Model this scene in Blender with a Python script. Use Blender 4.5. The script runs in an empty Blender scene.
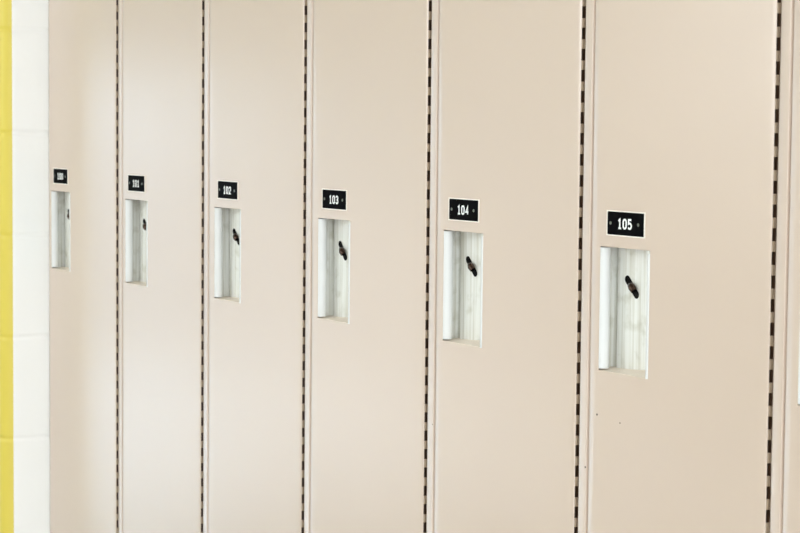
import bpy, bmesh, math, random
from mathutils import Vector, Matrix

random.seed(4)
S = bpy.context.scene
COL = S.collection

# ------------------------------------------------------------------ sizes (metres)
PITCH = 0.35052            # width of one locker
Z0 = 1.04                  # height of the middle reference line above the floor
TH = 0.016                 # door thickness
DOOR_B, DOOR_T = 0.130, 1.905
LOCKER_H = 1.950
DEPTH = 0.38
CX = -0.156                # middle of a locker, measured from its hinge line
WALL_EDGE = -0.3345        # where the white block return meets locker 100
WALL_FRONT = -0.090        # front face of the block wall
FLOOR_X0, FLOOR_X1 = -6.0, 5.2
OPP_Y = -3.3
CEIL = 2.75


# ------------------------------------------------------------------ materials
def nodes_of(name):
    m = bpy.data.materials.new(name)
    m.use_nodes = True
    nt = m.node_tree
    return m, nt, nt.nodes['Principled BSDF']


def N(nt, kind, **kw):
    n = nt.nodes.new(kind)
    for k, v in kw.items():
        if k in n.inputs:
            n.inputs[k].default_value = v
        else:
            setattr(n, k, v)
    return n


def plain(name, col, rough=0.5, metal=0.0, coat=0.0, spec=0.5):
    m, nt, b = nodes_of(name)
    b.inputs['Base Color'].default_value = (*col, 1)
    b.inputs['Roughness'].default_value = rough
    b.inputs['Metallic'].default_value = metal
    b.inputs['Coat Weight'].default_value = coat
    b.inputs['Specular IOR Level'].default_value = spec
    return m


def paint_mat():
    m, nt, b = nodes_of('beige_locker_paint')
    geo = N(nt, 'ShaderNodeNewGeometry')
    n1 = N(nt, 'ShaderNodeTexNoise', Scale=2.2, Detail=2.0)
    nt.links.new(geo.outputs['Position'], n1.inputs['Vector'])
    ramp = N(nt, 'ShaderNodeMix', data_type='RGBA')
    ramp.inputs[6].default_value = (*PAINT_A, 1)
    ramp.inputs[7].default_value = (*PAINT_B, 1)
    nt.links.new(n1.outputs['Fac'], ramp.inputs[0])
    nt.links.new(ramp.outputs[2], b.inputs['Base Color'])
    b.inputs['Roughness'].default_value = 0.36
    b.inputs['Coat Weight'].default_value = 1.0
    b.inputs['Coat Roughness'].default_value = 0.26
    b.inputs['Specular IOR Level'].default_value = 0.5
    # sheet steel is never quite flat, and sprayed enamel has a faint orange peel
    n2 = N(nt, 'ShaderNodeTexNoise', Scale=5.0, Detail=1.0)
    n3 = N(nt, 'ShaderNodeTexNoise', Scale=420.0, Detail=1.0)
    nt.links.new(geo.outputs['Position'], n2.inputs['Vector'])
    nt.links.new(geo.outputs['Position'], n3.inputs['Vector'])
    b1 = N(nt, 'ShaderNodeBump', Strength=0.10, Distance=0.02)
    b2 = N(nt, 'ShaderNodeBump', Strength=0.05, Distance=0.0005)
    nt.links.new(n2.outputs['Fac'], b1.inputs['Height'])
    nt.links.new(n3.outputs['Fac'], b2.inputs['Height'])
    nt.links.new(b1.outputs['Normal'], b2.inputs['Normal'])
    nt.links.new(b2.outputs['Normal'], b.inputs['Normal'])
    return m


def cup_mat():
    # worn off-white enamel with fine vertical rub marks
    m, nt, b = nodes_of('white_handle_enamel')
    tc = N(nt, 'ShaderNodeNewGeometry')
    mp = N(nt, 'ShaderNodeMapping')
    mp.inputs['Scale'].default_value = (260, 260, 5)
    nt.links.new(tc.outputs['Position'], mp.inputs['Vector'])
    n1 = N(nt, 'ShaderNodeTexNoise', Scale=1.0, Detail=3.0)
    nt.links.new(mp.outputs['Vector'], n1.inputs['Vector'])
    r1 = N(nt, 'ShaderNodeValToRGB')
    r1.color_ramp.elements[0].position = 0.30
    r1.color_ramp.elements[0].color = (0.68, 0.665, 0.58, 1)
    r1.color_ramp.elements[1].position = 0.56
    r1.color_ramp.elements[1].color = (0.90, 0.905, 0.86, 1)
    nt.links.new(n1.outputs['Fac'], r1.inputs['Fac'])
    n2 = N(nt, 'ShaderNodeTexNoise', Scale=38.0, Detail=4.0)
    nt.links.new(tc.outputs['Position'], n2.inputs['Vector'])
    r2 = N(nt, 'ShaderNodeValToRGB')
    r2.color_ramp.elements[0].position = 0.30
    r2.color_ramp.elements[0].color = (0.80, 0.79, 0.74, 1)
    r2.color_ramp.elements[1].position = 0.46
    r2.color_ramp.elements[1].color = (1, 1, 1, 1)
    nt.links.new(n2.outputs['Fac'], r2.inputs['Fac'])
    mx = N(nt, 'ShaderNodeMix', data_type='RGBA', blend_type='MULTIPLY')
    mx.inputs[0].default_value = 1.0
    nt.links.new(r1.outputs['Color'], mx.inputs[6])
    nt.links.new(r2.outputs['Color'], mx.inputs[7])
    nt.links.new(mx.outputs[2], b.inputs['Base Color'])
    b.inputs['Roughness'].default_value = 0.32
    b.inputs['Specular IOR Level'].default_value = 0.6
    return m


def block_mat(name, col, rough):
    # painted concrete block: faint pitting under thick paint
    m, nt, b = nodes_of(name)
    b.inputs['Base Color'].default_value = (*col, 1)
    b.inputs['Roughness'].default_value = rough
    tc = N(nt, 'ShaderNodeNewGeometry')
    n1 = N(nt, 'ShaderNodeTexNoise', Scale=90.0, Detail=3.0)
    nt.links.new(tc.outputs['Position'], n1.inputs['Vector'])
    bp = N(nt, 'ShaderNodeBump', Strength=0.15, Distance=0.002)
    nt.links.new(n1.outputs['Fac'], bp.inputs['Height'])
    nt.links.new(bp.outputs['Normal'], b.inputs['Normal'])
    return m


def floor_mat():
    m, nt, b = nodes_of('pale_floor_tile')
    tc = N(nt, 'ShaderNodeNewGeometry')
    br = N(nt, 'ShaderNodeTexBrick', Scale=1.0)
    br.offset = 0.0
    br.inputs['Color1'].default_value = (0.76, 0.755, 0.75, 1)
    br.inputs['Color2'].default_value = (0.71, 0.705, 0.70, 1)
    br.inputs['Mortar'].default_value = (0.40, 0.38, 0.36, 1)
    br.inputs['Mortar Size'].default_value = 0.002
    br.inputs['Brick Width'].default_value = 0.305
    br.inputs['Row Height'].default_value = 0.305
    nt.links.new(tc.outputs['Position'], br.inputs['Vector'])
    nt.links.new(br.outputs['Color'], b.inputs['Base Color'])
    b.inputs['Roughness'].default_value = 0.09
    b.inputs['Coat Weight'].default_value = 1.0
    b.inputs['Coat Roughness'].default_value = 0.06
    return m


PAINT_A = (0.588, 0.469, 0.377)
PAINT_B = (0.612, 0.492, 0.399)
M_PAINT = paint_mat()
M_CUP = cup_mat()
M_ENAMEL = plain('clean_white_enamel', (0.69, 0.695, 0.685), 0.4)
M_GAP_SHADE = plain('hinge_gap_shade', (0.060, 0.030, 0.014), 0.5, 0.0)  # darkness inside the hinge gap, put into the colour
M_KNUCKLE = plain('shaded_beige_knuckle', (0.40, 0.31, 0.22), 0.5)  # locker beige darkened for the shade the knuckles sit in
M_PLATE = plain('black_plastic', (0.004, 0.004, 0.0045), 0.5, spec=0.01)
M_DIGIT = plain('white_filled_numeral', (0.90, 0.91, 0.89), 0.5)
M_RIVET = plain('dull_green_grey_rivet', (0.16, 0.17, 0.14), 0.35, 0.6)
M_TRIM = plain('ledge_paint_lit', (0.84, 0.735, 0.62), 0.4)  # door beige lightened for the light the upturned ledge catches
M_SURROUND = plain('pale_pressed_surround', (0.84, 0.78, 0.70), 0.4)
M_SLOT = plain('black_slot', (0.004, 0.003, 0.003), 0.6, spec=0.1)
M_STEEL = plain('polished_brown_steel', (0.07, 0.045, 0.035), 0.16, 1.0)
M_CHIP = plain('dark_paint_chip', (0.10, 0.075, 0.06), 0.7)
M_WHITE = block_mat('white_block_paint', (0.90, 0.905, 0.89), 0.45)
M_YELLOW = block_mat('yellow_block_paint', (0.68, 0.555, 0.082), 0.42)
M_CEIL = plain('white_ceiling', (0.85, 0.85, 0.83), 0.8)
M_FLOOR = floor_mat()
M_FRAME = plain('white_window_frame', (0.8, 0.8, 0.79), 0.4)


def pane_mat(name, tint):
    m, nt, b = nodes_of(name)
    out = nt.nodes['Material Output']
    tr = N(nt, 'ShaderNodeBsdfTransparent')
    tr.inputs['Color'].default_value = (*tint, 1)
    gl = N(nt, 'ShaderNodeBsdfGlossy', Roughness=0.02)
    mx = N(nt, 'ShaderNodeMixShader')
    mx.inputs[0].default_value = 0.05
    nt.links.new(tr.outputs[0], mx.inputs[1])
    nt.links.new(gl.outputs[0], mx.inputs[2])
    nt.links.new(mx.outputs[0], out.inputs['Surface'])
    return m


M_GLASS = pane_mat('clear_window_glass', (1, 1, 1))
M_TINTED = pane_mat('added_tinted_glass', (0.74, 0.80, 0.86))  # tint tempers how the added end glazing reflects in the doors


# ------------------------------------------------------------------ mesh helpers
def link(name, bm, mats, parent=None, off=(0, 0, 0), smooth=None):
    bmesh.ops.remove_doubles(bm, verts=bm.verts, dist=1e-6)
    bmesh.ops.recalc_face_normals(bm, faces=bm.faces)
    if any(off):
        bmesh.ops.translate(bm, verts=bm.verts, vec=off)
    me = bpy.data.meshes.new(name)
    bm.to_mesh(me)
    bm.free()
    for m in (mats if isinstance(mats, (list, tuple)) else [mats]):
        me.materials.append(m)
    if smooth:
        me.polygons.foreach_set('use_smooth', [True] * len(me.polygons))
        me.set_sharp_from_angle(angle=math.radians(smooth))
    o = bpy.data.objects.new(name, me)
    COL.objects.link(o)
    if parent:
        o.parent = parent
    return o


def box(bm, x0, x1, y0, y1, z0, z1, mi=0, bevel=0.0):
    v = [bm.verts.new((x, y, z)) for x in (x0, x1) for y in (y0, y1) for z in (z0, z1)]
    fs = []
    for q in ((0, 1, 3, 2), (4, 6, 7, 5), (0, 4, 5, 1), (2, 3, 7, 6), (0, 2, 6, 4), (1, 5, 7, 3)):
        f = bm.faces.new([v[i] for i in q])
        f.material_index = mi
        fs.append(f)
    if bevel:
        es = list({e for f in fs for e in f.edges})
        bmesh.ops.bevel(bm, geom=es, offset=bevel, segments=2, profile=0.5, affect='EDGES')
    return v


def sweep_z(bm, prof, z0, z1, mi=0, cap=False, closed=False):
    """extrude a profile in x,y between two heights"""
    a = [bm.verts.new((x, y, z0)) for x, y in prof]
    b = [bm.verts.new((x, y, z1)) for x, y in prof]
    n = len(prof)
    for i in range(n if closed else n - 1):
        j = (i + 1) % n
        f = bm.faces.new((a[i], a[j], b[j], b[i]))
        f.material_index = mi
    if cap:
        for r in (a, b):
            f = bm.faces.new(r)
            f.material_index = mi


def rounded_rect(x0, x1, z0, z1, r, n=4):
    pts = []
    for cx, cz, a0 in ((x1 - r, z1 - r, 0), (x0 + r, z1 - r, 90), (x0 + r, z0 + r, 180), (x1 - r, z0 + r, 270)):
        for i in range(n + 1):
            a = math.radians(a0 + 90 * i / n)
            pts.append((cx + r * math.cos(a), cz + r * math.sin(a)))
    return pts


def slab(bm, pts, y0, y1, mi=0, chamfer=0.0):
    """a flat outline in x,z with its front at y0 (towards the viewer) and its back at y1"""
    cx = sum(p[0] for p in pts) / len(pts)
    cz = sum(p[1] for p in pts) / len(pts)
    rings = []
    levels = [(y1, 0.0), (y0 + chamfer, 0.0)] + ([(y0, chamfer)] if chamfer else [])
    if not chamfer:
        levels[1] = (y0, 0.0)
    for y, ins in levels:
        ring = []
        for x, z in pts:
            d = Vector((x - cx, z - cz))
            k = max(0.0, 1 - ins / max(d.length, 1e-9))
            ring.append(bm.verts.new((cx + d.x * k, y, cz + d.y * k)))
        rings.append(ring)
    n = len(pts)
    for a, b in zip(rings, rings[1:]):
        for i in range(n):
            j = (i + 1) % n
            bm.faces.new((a[i], a[j], b[j], b[i])).material_index = mi
    bm.faces.new(rings[-1]).material_index = mi
    bm.faces.new(list(reversed(rings[0]))).material_index = mi


def tube(bm, pts, r, n=10, mi=0):
    pts = [Vector(p) for p in pts]
    rings = []
    for i, p in enumerate(pts):
        d = (pts[min(i + 1, len(pts) - 1)] - pts[max(i - 1, 0)]).normalized()
        s = d.orthogonal().normalized() if i == 0 else (s - d * s.dot(d)).normalized()
        t = d.cross(s)
        rr = r[i] if isinstance(r, (list, tuple)) else r
        rings.append([bm.verts.new(p + (s * math.cos(2 * math.pi * k / n) + t * math.sin(2 * math.pi * k / n)) * rr) for k in range(n)])
    for a, b in zip(rings, rings[1:]):
        for k in range(n):
            bm.faces.new((a[k], a[(k + 1) % n], b[(k + 1) % n], b[k])).material_index = mi
    bm.faces.new(list(reversed(rings[0]))).material_index = mi
    bm.faces.new(rings[-1]).material_index = mi


def ribbon(bm, pts, w, y0, y1, closed=False):
    """a stroke of constant width with mitred corners, standing on a plate"""
    n = len(pts)
    L, R = [], []
    for i in range(n):
        p = Vector(pts[i])
        if closed or 0 < i < n - 1:
            d0 = (p - Vector(pts[(i - 1) % n])).normalized()
            d1 = (Vector(pts[(i + 1) % n]) - p).normalized()
        elif i == 0:
            d0 = d1 = (Vector(pts[1]) - p).normalized()
        else:
            d0 = d1 = (p - Vector(pts[i - 1])).normalized()
        n0, n1 = Vector((-d0.y, d0.x)), Vector((-d1.y, d1.x))
        m = (n0 + n1).normalized()
        k = w / 2 / max(0.55, m.dot(n0))
        L.append(p + m * k)
        R.append(p - m * k)
    V = [[bm.verts.new((q.x, y, q.y)) for q in side] for side in (L, R) for y in (y0, y1)]
    Lf, Lb, Rf, Rb = V
    for i in range(n if closed else n - 1):
        j = (i + 1) % n
        for q in ((Lf[i], Lf[j], Rf[j], Rf[i]), (Lb[i], Rb[i], Rb[j], Lb[j]),
                  (Lf[i], Lb[i], Lb[j], Lf[j]), (Rf[i], Rf[j], Rb[j], Rb[i])):
            bm.faces.new(q)
    if not closed:
        for i in (0, n - 1):
            bm.faces.new((Lf[i], Rf[i], Rb[i], Lb[i]))


def arc(cx, cz, rx, rz, a0, a1, n):
    return [(cx + rx * math.cos(math.radians(a0 + (a1 - a0) * i / n)), cz + rz * math.sin(math.radians(a0 + (a1 - a0) * i / n))) for i in range(n + 1)]


# numeral strokes in a box 0.6 wide and 1 high (to the middle of the stroke)
GLYPH = {
    '0': ([arc(0.27, 0.73, 0.27, 0.27, 0, 180, 8) + arc(0.27, 0.27, 0.27, 0.27, 180, 360, 8)], True),
    '1': ([[(0.06, 0.80), (0.30, 0.99), (0.30, 0.0)], [(0.06, 0.0), (0.54, 0.0)]], False),
    '2': ([arc(0.27, 0.73, 0.27, 0.27, 175, -25, 9) + [(0.0, 0.0), (0.56, 0.0)]], False),
    '3': ([arc(0.25, 0.76, 0.26, 0.24, 165, -90, 9) + arc(0.25, 0.26, 0.28, 0.26, 90, -165, 9)], False),
    '4': ([[(0.42, 0.0), (0.42, 1.0), (0.0, 0.28), (0.58, 0.28)]], False),
    '5': ([[(0.52, 1.0), (0.06, 1.0), (0.04, 0.55)] + arc(0.25, 0.31, 0.29, 0.31, 120, -150, 10)], False),
    '6': ([arc(0.27, 0.28, 0.27, 0.28, 90, 450, 14), [(0.0, 0.28), (0.02, 0.65), (0.16, 0.92), (0.34, 1.0)]], False),
}


def numeral(ch, x, z, h, y0, y1):
    bm = bmesh.new()
    w = h * 0.17
    k = h - w
    strokes, closed = GLYPH[ch]
    for s in strokes:
        pts = [(x + w / 2 + p[0] * k, z + w / 2 + p[1] * k) for p in s]
        if s is strokes[0] and closed:
            pts = [p for i, p in enumerate(pts) if i == 0 or (Vector(p) - Vector(pts[i - 1])).length > 1e-6]
            ribbon(bm, pts, w, y0, y1, True)
        else:
            ribbon(bm, pts, w, y0, y1, False)
    return bm


# ------------------------------------------------------------------ one locker
# x is measured from the hinge line, y = 0 is the door face (the viewer is at negative y)
def make_locker(k, number, dx, dz, chips):
    root = bpy.data.objects.new('school_locker', None)
    root.empty_display_size = 0.2
    COL.objects.link(root)
    root.location = (k * PITCH + CX, 0, 0)
    off = (-CX, 0, 0)
    xl, xr = -0.3112 + dx, -0.2146 + dx            # handle opening
    zt, zb = Z0 + 0.0142 + dz, Z0 - 0.1361 + dz
    DL, DR = (-PITCH + 0.0182 if k else WALL_EDGE + 0.0006), -0.0060              # door left and right edge

    XL = -PITCH + 0.0162 if k else WALL_EDGE + 0.0003   # left side of the cabinet
    # ---- cabinet body: a steel box, open at the front, on a closed plinth
    bm = bmesh.new()
    x0, x1 = XL, 0.0158
    t = 0.0012
    box(bm, x0, x0 + t, 0.031, DEPTH, 0.0, LOCKER_H)
    box(bm, x1 - t, x1, 0.031, DEPTH, 0.0, LOCKER_H)
    box(bm, x0 + t, x1 - t, DEPTH - t, DEPTH, 0.0, LOCKER_H)
    box(bm, x0 + t, x1 - t, 0.031, DEPTH - t, LOCKER_H - t, LOCKER_H)
    box(bm, x0 + t, x1 - t, 0.031, DEPTH - t, 0.100, 0.100 + t)
    box(bm, x0 + t, x1 - t, 0.045, 0.046, 0.0, 0.100)
    link('cabinet_body', bm, M_PAINT, root, off)

    # ---- face frame: hinge post beside the door, strike post and rails behind it
    bm = bmesh.new()
    py = 0.0062
    prof = [(-0.0054, py + 0.0006), (-0.0050, py), (-0.0006, py), (-0.0002, 0.0032), (0.0004, 0.0024), (0.0014, 0.0020), (0.0150, 0.0020), (0.0155, 0.0026), (0.0156, 0.0310), (-0.0054, 0.0310)]
    sweep_z(bm, prof, 0.075, LOCKER_H, 0, True, True)
    box(bm, XL, -PITCH + 0.0195, 0.0180, 0.031, 0.075, LOCKER_H)
    box(bm, -PITCH + 0.0252, -0.0054, 0.0180, 0.031, 0.075, DOOR_B + 0.02)
    box(bm, -PITCH + 0.0252, -0.0054, 0.0180, 0.031, DOOR_T - 0.02, LOCKER_H)
    link('face_frame', bm, M_PAINT, root, off, 40)

    # ---- door: pressed steel pan with a rounded left edge and the handle opening
    bm = bmesh.new()
    cols = [(DL, 0.0090), (DL + 0.0002, 0.0042), (DL + 0.0007, 0.0031), (DL + 0.0016, 0.0025)]
    cols += [(DL + 0.0016 + 0.0130 * q, 0.0025 * (1 - q) ** 1.6) for q in (0.15, 0.3, 0.45, 0.6, 0.75, 0.88, 1.0)]
    cols += [(xl, 0.0), (xr, 0.0), (DR - 0.012, 0.0), (DR - 0.006, 0.0), (DR - 0.0016, 0.0001), (DR - 0.0004, 0.0005), (DR, 0.0012)]
    rows = [(DOOR_B, 0.006), (DOOR_B + 0.002, 0.0015), (DOOR_B + 0.008, 0.0), (zb, 0.0), (zt, 0.0), (DOOR_T - 0.008, 0.0), (DOOR_T - 0.002, 0.0015), (DOOR_T, 0.006)]
    g = [[bm.verts.new((x, max(y, yz), z)) for x, y in cols] for z, yz in rows]
    for j in range(len(rows) - 1):
        for i in range(len(cols) - 1):
            if rows[j][0] == zb and cols[i][0] == xl:
                continue
            bm.faces.new((g[j][i], g[j][i + 1], g[j + 1][i + 1], g[j + 1][i]))
    # returned edges of the pan (none at the hinge side) and the hemmed rim of the opening
    lw = [g[j][0] for j in range(len(rows))]
    bk = [bm.verts.new((DL, TH, v.co.z)) for v in lw]
    for a, b, c, d in zip(lw, lw[1:], bk[1:], bk):
        bm.faces.new((a, b, c, d))
    for row in (g[0], g[-1]):
        b2 = [bm.verts.new((v.co.x, TH, v.co.z)) for v in row]
        for a, b, c, d in zip(row, row[1:], b2[1:], b2):
            bm.faces.new((a, b, c, d))
    i0, j0 = cols.index((xl, 0.0)), 3
    rim = [g[j0][i0], g[j0][i0 + 1], g[j0 + 1][i0 + 1], g[j0 + 1][i0]]
    rb = [bm.verts.new((v.co.x, 0.0011, v.co.z)) for v in rim]
    for i in range(4):
        j = (i + 1) % 4
        bm.faces.new((rim[i], rim[j], rb[j], rb[i]))
    # inner skin of the pan, left and right of the handle cup
    box(bm, DL + 0.001, xl - 0.0155, TH - 0.0010, TH, DOOR_B + 0.004, DOOR_T - 0.004)
    box(bm, xr + 0.006, DR - 0.012, TH - 0.0010, TH, DOOR_B + 0.004, DOOR_T - 0.004)
    box(bm, xl - 0.0155, xr + 0.006, TH - 0.0010, TH, zt + 0.008, DOOR_T - 0.004)
    box(bm, xl - 0.0155, xr + 0.006, TH - 0.0010, TH, DOOR_B + 0.004, zb - 0.008)
    link('door', bm, M_PAINT, root, off, 30)

    # ---- continuous hinge: leaf and pin in gap-shade brown, shade-darkened knuckles on every other length
    bm = bmesh.new()
    step = 0.0256
    box(bm, -0.0230, -0.0058, 0.0064, 0.0074, DOOR_B, DOOR_T, 1)
    tube(bm, [(-0.0096, 0.0040, DOOR_B), (-0.0096, 0.0040, DOOR_T)], 0.0012, 8, 1)
    n = int((DOOR_T - DOOR_B) / step)
    zs = DOOR_B + (0.004 + 0.0037 * k) % 0.012
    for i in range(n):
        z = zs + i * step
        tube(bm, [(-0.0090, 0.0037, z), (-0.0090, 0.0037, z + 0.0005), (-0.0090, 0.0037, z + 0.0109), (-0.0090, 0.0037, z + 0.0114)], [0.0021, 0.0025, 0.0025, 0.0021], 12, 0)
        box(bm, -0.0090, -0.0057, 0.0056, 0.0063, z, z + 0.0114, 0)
    link('hinge', bm, [M_KNUCKLE, M_GAP_SHADE], root, off, 40)

    # ---- recessed handle: rolled pull edge on the left, cup, flange on the right
    bm = bmesh.new()
    R = 0.0070
    roll = [(xl - 0.0006, 0.0004)] + [(xl + R * math.sin(a), 0.0002 + R - R * math.cos(a)) for a in [math.radians(10 + 170 * i / 14) for i in range(15)]]
    roll += [(xl - 0.0145, 0.0142), (xl - 0.0145, 0.0040), (xl - 0.0020, 0.0040), (xl - 0.0006, 0.0018)]
    sweep_z(bm, roll, zb + 0.0022, zt - 0.0016, 2, True, True)
    D = 0.0280
    xf = xr - 0.0062
    wall = [(xl - 0.0145, 0.0138), (xl - 0.0145, 0.0390), (xl - 0.0138, 0.0400), (xl - 0.0024, 0.0400), (xl - 0.0014, 0.0396), (xl - 0.0012, 0.0290), (xl - 0.0006, D + 0.0002), (xl + 0.0010, D),
            (xf - 0.006, D), (xf - 0.002, D - 0.001), (xf, D - 0.004), (xf, 0.0030), (xf + 0.0006, 0.0006), (xf + 0.0020, -0.0006), (xf + 0.0042, -0.0006), (xf + 0.0058, 0.0), (xf + 0.0062, 0.0010)]
    zc = zt - 0.0010
    n_in = 12
    sweep_z(bm, wall[:n_in], zb - 0.0004, zt, 0)
    sweep_z(bm, wall[n_in - 1:], zb - 0.0004, zt - 0.0042, 2)
    sweep_z(bm, [(xf, 0.0030), (xf, 0.0012), (xr, 0.0012)], zt - 0.0042, zt, 0)
    # underside of the top, and the sloping ledge at the bottom with its soft inner crease
    v = [bm.verts.new(c) for c in ((xl - 0.0145, 0.0012, zt), (xr, 0.0012, zt), (xr, D + 0.012, zt), (xl - 0.0145, D + 0.012, zt))]
    bm.faces.new(v).material_index = 1
    pl = [(-0.0004, -0.0012), (0.0004, 0.0003), (0.0040, 0.0010), (0.0120, 0.0024), (0.0200, 0.0042), (0.0250, 0.0060), (0.0280, 0.0085), (0.0400, 0.0086)]
    xs_ = [xl - 0.0145, xl, xl + 0.03, xl + 0.06, xf + 0.001]
    fs_ = [0.12, 0.15, 0.30, 0.55, 0.70]
    g2 = [[bm.verts.new((x, max(y, 0.0004 if x > xl - 0.001 else 0.0110), zb + (z * f if z > 0.0005 else z))) for y, z in pl] for x, f in zip(xs_, fs_)]
    for a, b in zip(g2, g2[1:]):
        for i in range(len(pl) - 1):
            bm.faces.new((a[i], b[i], b[i + 1], a[i + 1])).material_index = 3
    cup = link('recessed_handle', bm, [M_CUP, M_PAINT, M_ENAMEL, M_TRIM], root, off, 50)
    cup['label'] = 'off-white recessed finger pull'

    # ---- latch: slanted slot in the cup with a bent steel finger coming through its lower half
    sx, sz = -0.2834 + dx * 0.6, Z0 - 0.0343 + dz
    ang = math.radians(-44 - (6 if number == '103' else 0))
    ca, sa = math.cos(ang), math.sin(ang)
    rot = lambda u, w: (sx + u * ca - w * sa, sz + u * sa + w * ca)
    hl, hw = 0.0172, 0.0047
    cap = [(hl - hw + hw * math.cos(t_), hw * math.sin(t_)) for t_ in [math.radians(-90 + 180 * i / 8) for i in range(9)]]
    cap += [(-hl + hw + hw * math.cos(t_), hw * math.sin(t_)) for t_ in [math.radians(90 + 180 * i / 8) for i in range(9)]]
    bm = bmesh.new()
    slab(bm, [rot(u, w) for u, w in cap], D - 0.0006, D - 0.0001)
    sl = link('latch_slot', bm, M_SLOT, cup, off)
    sl['label'] = 'slanted black latch slot'
    bm = bmesh.new()
    p = [(*rot(-0.0005, 0.0010), D - 0.0004), (*rot(0.0008, 0.0034), D - 0.0040), (*rot(0.0050, 0.0046), D - 0.0054), (*rot(0.0098, 0.0040), D - 0.0046)]
    p = [(q[0], q[2], q[1]) for q in p]
    tube(bm, p, [0.0036, 0.0043, 0.0047, 0.0040], 14)
    fg = link('latch_finger', bm, M_STEEL, cup, off, 50)
    fg['label'] = 'bent brown steel latch finger'

    # ---- number plate with three numerals and two rivets, in a raised pale surround
    px0, px1 = -0.2965 + dx, -0.2257 + dx
    pz0, pz1 = Z0 + 0.0293 + dz, Z0 + 0.0570 + dz
    bm = bmesh.new()
    slab(bm, rounded_rect(px0, px1, pz0, pz1, 0.0016), -0.0009, 0.0, 0, 0.0003)
    # surround: four thin pressed lips
    w = 0.0014
    for (a0, a1, b0, b1) in ((px0 - w, px0, pz0 - w, pz1 + w), (px1, px1 + w, pz0 - w, pz1 + w), (px0, px1, pz0 - w, pz0), (px0, px1, pz1, pz1 + w)):
        box(bm, a0, a1, -0.0012, 0.0, b0, b1, 1)
    plate = link('number_plate', bm, [M_PLATE, M_SURROUND], root, off)
    plate['label'] = 'black number plate in a pale surround'
    h = 0.0128
    x = (px0 + px1) / 2 - 0.0152
    zc = (pz0 + pz1) / 2 - h / 2 - 0.0002
    for ch in number:
        link('numeral', numeral(ch, x, zc, h, -0.0012, -0.0008), M_DIGIT, plate, off)['label'] = 'white numeral ' + ch
        x += 0.0098
    for rx in (px0 + 0.0062, px1 - 0.0112):
        bm = bmesh.new()
        pts = [(rx + 0.0021 * math.cos(2 * math.pi * i / 12), (pz0 + pz1) / 2 + 0.0021 * math.sin(2 * math.pi * i / 12)) for i in range(12)]
        slab(bm, pts, -0.0015, -0.0008, 0, 0.0005)
        link('rivet', bm, M_RIVET, plate, off)

    # ---- small chips in the paint, and a screw head, where they show
    for kind, cxp, czp, r, y in chips:
        bm = bmesh.new()
        pts = [(cxp + r * (0.8 + 0.4 * random.random()) * math.cos(2 * math.pi * i / 9), czp + r * (0.8 + 0.4 * random.random()) * math.sin(2 * math.pi * i / 9)) for i in range(9)]
        slab(bm, pts, y - 0.00025, y + 0.0002)
        link(kind, bm, M_CHIP, root, off)
    return root


OFFS = [(-0.0040, 0.0033), (-0.0034, 0.0007), (0.0044, 0.0011), (0.0029, -0.0008), (0.0004, -0.0013), (0.0003, -0.0031), (0.0020, -0.0030)]
LABELS = [
    'beige metal locker numbered 100, farthest of the row, against the white block wall',
    'beige metal locker with number plate 101, second from the white block wall',
    'beige metal locker with number plate 102, between lockers 101 and 103',
    'beige metal locker with number plate 103, between lockers 102 and 104',
    'beige metal locker with number plate 104, between lockers 103 and 105',
    'beige metal locker with number plate 105, the widest in view',
    'beige metal locker cut off by the right edge, beyond the hinge of 105',
]
CHIPS = {
    4: [('screw_head', 0.0140, Z0 - 0.2618, 0.0013, 0.0020)],
    5: [('paint_chip', -0.3118, Z0 - 0.1935, 0.0014, 0.0), ('paint_chip', -0.2661, Z0 - 0.1979, 0.0010, 0.0)],
    3: [('paint_chip', 0.0140, Z0 - 0.2552, 0.0008, 0.0020)],
}
for k in range(7):
    r = make_locker(k, str(100 + k), OFFS[k][0], OFFS[k][1], CHIPS.get(k, []))
    r['label'] = LABELS[k]
    r['category'] = 'locker'
    r['group'] = 'row of beige metal corridor lockers'


# ------------------------------------------------------------------ the setting
def struct(name, bm, mats, label=None, smooth=None):
    o = link(name, bm, mats, None, (0, 0, 0), smooth)
    o['kind'] = 'structure'
    if label:
        o['label'] = label
        o['category'] = name.split('_')[0]
    return o


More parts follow.
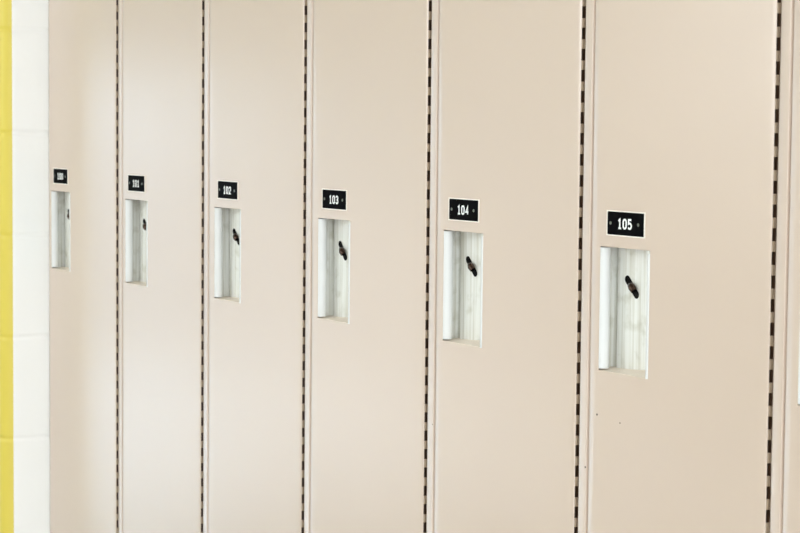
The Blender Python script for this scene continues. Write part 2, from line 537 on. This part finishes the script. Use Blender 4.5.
def block_wall(name, side, xe, x_far, label, z_joint):
    """painted block wall with a rounded nose: white return facing the lockers, yellow front.
    side = -1: the wall runs left from xe; +1: it runs right"""
    Rn = 0.024
    course = 0.1972

    bw = 0.3944
    n_edges = int(abs(x_far - xe) / bw) - 1

    def prof(ins, odd):
        pts, mats = [], []
        s = side
        pts.append((xe + s * ins, DEPTH + 0.02))
        pts.append((xe + s * ins, WALL_FRONT + Rn + 0.004))
        for i in range(9):
            a = math.radians(90 * i / 8)
            pts.append((xe + s * (Rn - (Rn - ins) * math.cos(a)), WALL_FRONT + Rn - (Rn - ins) * math.sin(a)))
        nose = xe + s * Rn
        # front face in running bond: upright joints step by half a block from course to course
        for q in range(n_edges):
            edge = nose + s * (bw * (q + (0.5 if odd else 1.0)) - Rn)
            for d, gi in ((-0.009, 0.0), (-0.005, 0.0), (-0.002, 0.0018), (0.002, 0.0018), (0.005, 0.0), (0.009, 0.0)):
                pts.append((edge + s * d, WALL_FRONT + max(ins, gi)))
        pts.append((x_far, WALL_FRONT + ins))
        return pts

    bm = bmesh.new()
    zs = []
    z = z_joint - course * 12
    row_no = 0
    while z < CEIL + course:
        for dz_, ins in ((-0.0085, 0.0), (-0.0055, 0.0), (-0.0030, 0.0012), (-0.0010, 0.0019), (0.0010, 0.0019), (0.0030, 0.0012), (0.0055, 0.0), (0.0085, 0.0)):
            if 0 < z + dz_ < CEIL:
                zs.append((z + dz_, ins, (row_no + (dz_ > 0)) % 2))
        z += course
        row_no += 1
    zs = [(0.0, 0.0, zs[0][2])] + zs + [(CEIL, 0.0, zs[-1][2])]
    rows = [[bm.verts.new((x, y, zz)) for x, y in prof(ins, odd)] for zz, ins, odd in zs]
    for a, b in zip(rows, rows[1:]):
        for i in range(len(a) - 1):
            f = bm.faces.new((a[i], a[i + 1], b[i + 1], b[i]))
            f.material_index = 0 if i < 2 + YEL_I else 1
    # back and far end, so that it has its depth
    for row in (rows,):
        lo, hi = row[0], row[-1]
        c = [bm.verts.new((x_far, DEPTH + 0.02, 0)), bm.verts.new((x_far, DEPTH + 0.02, CEIL))]
        bm.faces.new((lo[-1], c[0], c[1], hi[-1]) if False else [r_[-1] for r_ in rows] + [c[1], c[0]])
        bm.faces.new([r_[0] for r_ in rows] + [c[1], c[0]])
    return struct(name, bm, [M_WHITE, M_YELLOW if side < 0 else M_WHITE], label, 45)


YEL_I = 1
block_wall('wall_left', -1, WALL_EDGE, FLOOR_X0, 'painted block wall, yellow front and white return beside locker 100', Z0 - 0.0690)
block_wall('wall_right', 1, 6 * PITCH + 0.0160, FLOOR_X1, None, Z0 - 0.0690)

bm = bmesh.new()
box(bm, WALL_EDGE - 0.3, 6 * PITCH + 0.35, DEPTH + 0.02, DEPTH + 0.12, 0, CEIL)
struct('wall_back', bm, M_WHITE)
# bulkhead over the lockers
bm = bmesh.new()
box(bm, WALL_EDGE, 6 * PITCH + 0.0160, WALL_FRONT, DEPTH + 0.02, LOCKER_H + 0.004, CEIL)
struct('trim_1', bm, M_WHITE)
bm = bmesh.new()
box(bm, FLOOR_X0, FLOOR_X1, OPP_Y - 0.2, DEPTH + 0.12, -0.1, 0.0)
struct('floor', bm, M_FLOOR)
bm = bmesh.new()
box(bm, FLOOR_X0, FLOOR_X1, OPP_Y - 0.2, DEPTH + 0.12, CEIL, CEIL + 0.1)
struct('ceiling', bm, M_CEIL)

# wall opposite the lockers, with unseen windows added to light the doors
# left and right edge, sill and head; the far low strip is shaped for its reflection in the doors
ADDED_WINS = [(-5.8, -3.6, 0.04, 0.85), (-1.9, 0.7, 1.25, 2.6)]
WZT = 2.62
bm = bmesh.new()
for a, b, sill, head in ADDED_WINS:
    box(bm, a, b, OPP_Y - 0.2, OPP_Y, 0, sill)
    box(bm, a, b, OPP_Y - 0.2, OPP_Y, head, WZT)
box(bm, FLOOR_X0, FLOOR_X1, OPP_Y - 0.2, OPP_Y, WZT, CEIL)
xs = [FLOOR_X0] + [v for w_ in ADDED_WINS for v in w_[:2]] + [FLOOR_X1]
for i in range(0, len(xs), 2):
    box(bm, xs[i], xs[i + 1], OPP_Y - 0.2, OPP_Y, 0, WZT)
struct('wall_front', bm, M_WHITE)
for i, (a, b, WZ0, WZ1) in enumerate(ADDED_WINS):
    bm = bmesh.new()
    y0, y1 = OPP_Y - 0.13, OPP_Y - 0.08
    f = 0.05
    box(bm, a, b, y0, y1, WZ0, WZ0 + f)
    box(bm, a, b, y0, y1, WZ1 - f, WZ1)
    box(bm, a, a + f, y0, y1, WZ0 + f, WZ1 - f)
    box(bm, b - f, b, y0, y1, WZ0 + f, WZ1 - f)
    m_ = (a + b) / 2
    box(bm, m_ - f / 2, m_ + f / 2, y0, y1, WZ0 + f, WZ1 - f)
    fr = struct('added_window_%d' % (i + 1), bm, M_FRAME)
    bm = bmesh.new()
    box(bm, a + f, b - f, OPP_Y - 0.108, OPP_Y - 0.102, WZ0 + f, WZ1 - f)
    link('pane', bm, M_GLASS, fr)
    ld = bpy.data.lights.new('daylight_portal', 'AREA')
    ld.shape = 'RECTANGLE'
    ld.size, ld.size_y = b - a, WZ1 - WZ0
    ld.cycles.is_portal = True
    lo = bpy.data.objects.new('daylight_portal', ld)
    COL.objects.link(lo)
    lo.location = (m_, OPP_Y - 0.22, (WZ0 + WZ1) / 2)
    lo.rotation_euler = (math.radians(90), 0, math.radians(0))
# the corridor's near end is open to daylight, its far end has unseen glazing added for sheen on the left doors
EG = (-3.2, -1.0, 0.04, 1.62)
bm = bmesh.new()
box(bm, FLOOR_X0 - 0.15, FLOOR_X0, OPP_Y, EG[0], 0, CEIL)
box(bm, FLOOR_X0 - 0.15, FLOOR_X0, EG[1], WALL_FRONT, 0, CEIL)
box(bm, FLOOR_X0 - 0.15, FLOOR_X0, EG[0], EG[1], 0, EG[2])
box(bm, FLOOR_X0 - 0.15, FLOOR_X0, EG[0], EG[1], EG[3], CEIL)
struct('wall_end', bm, M_WHITE)
bm = bmesh.new()
box(bm, FLOOR_X0 - 0.10, FLOOR_X0 - 0.06, EG[0], EG[0] + 0.04, EG[2], EG[3])
box(bm, FLOOR_X0 - 0.10, FLOOR_X0 - 0.06, EG[1] - 0.04, EG[1], EG[2], EG[3])
box(bm, FLOOR_X0 - 0.10, FLOOR_X0 - 0.06, EG[0] + 0.04, EG[1] - 0.04, EG[2], EG[2] + 0.04)
box(bm, FLOOR_X0 - 0.10, FLOOR_X0 - 0.06, EG[0] + 0.04, EG[1] - 0.04, EG[3] - 0.04, EG[3])
fr = struct('added_window_3', bm, M_FRAME)
bm = bmesh.new()
box(bm, FLOOR_X0 - 0.082, FLOOR_X0 - 0.078, EG[0] + 0.04, EG[1] - 0.04, EG[2] + 0.04, EG[3] - 0.04)
link('pane', bm, M_TINTED, fr)
for xx, rz in ((FLOOR_X1 + 0.02, 90),):
    ld = bpy.data.lights.new('daylight_portal', 'AREA')
    ld.shape = 'RECTANGLE'
    ld.size, ld.size_y = -OPP_Y, CEIL
    ld.cycles.is_portal = True
    lo = bpy.data.objects.new('daylight_portal', ld)
    COL.objects.link(lo)
    lo.location = (xx, OPP_Y / 2, CEIL / 2)
    lo.rotation_euler = (math.radians(90), 0, math.radians(rz))

# ------------------------------------------------------------------ light
w = bpy.data.worlds.new('overcast_daylight')
S.world = w
w.use_nodes = True
bg = w.node_tree.nodes['Background']
# an even white sky above pale paving below the horizon
wt = w.node_tree
tc = wt.nodes.new('ShaderNodeTexCoord')
sx_ = wt.nodes.new('ShaderNodeSeparateXYZ')
wr = wt.nodes.new('ShaderNodeValToRGB')
wr.color_ramp.elements[0].position = 0.485
wr.color_ramp.elements[0].color = (0.40, 0.40, 0.40, 1)
wr.color_ramp.elements[1].position = 0.515
wr.color_ramp.elements[1].color = (0.90, 0.965, 1.0, 1)
ma = wt.nodes.new('ShaderNodeMath')
ma.operation = 'MULTIPLY_ADD'
ma.inputs[1].default_value = 0.5
ma.inputs[2].default_value = 0.5
wt.links.new(tc.outputs['Generated'], sx_.inputs[0])
wt.links.new(sx_.outputs['Z'], ma.inputs[0])
wt.links.new(ma.outputs[0], wr.inputs['Fac'])
wt.links.new(wr.outputs['Color'], bg.inputs['Color'])
bg.inputs['Strength'].default_value = 3.0

# ------------------------------------------------------------------ camera
cd = bpy.data.cameras.new('camera')
cam = bpy.data.objects.new('camera', cd)
COL.objects.link(cam)
yaw, pitch, roll, fpx = 1.022795800698448, 0.07141091766451894, 0.009326695643904075, 2063.9560117933434
fw = Vector((-math.sin(yaw) * math.cos(pitch), math.cos(yaw) * math.cos(pitch), -math.sin(pitch)))
rt = fw.cross(Vector((0, 0, 1))).normalized()
up = rt.cross(fw)
r2 = rt * math.cos(roll) + up * math.sin(roll)
u2 = up * math.cos(roll) - rt * math.sin(roll)
cam.matrix_world = Matrix(((r2.x, u2.x, -fw.x, 3.4344578), (r2.y, u2.y, -fw.y, -1.49853218), (r2.z, u2.z, -fw.z, Z0 + 0.16164189), (0, 0, 0, 1)))
cd.sensor_width = 36.0
cd.lens = fpx * 36.0 / 800.0
cd.clip_start = 0.05
cd.dof.use_dof = True
cd.dof.focus_distance = 2.65
cd.dof.aperture_fstop = 20.0
S.camera = cam

S.view_settings.view_transform = 'Standard'
S.view_settings.look = 'None'
S.view_settings.exposure = 0.97
S.view_settings.gamma = 1.0
S.view_settings.use_curve_mapping = False
S.cycles.max_bounces = 10
S.cycles.diffuse_bounces = 6
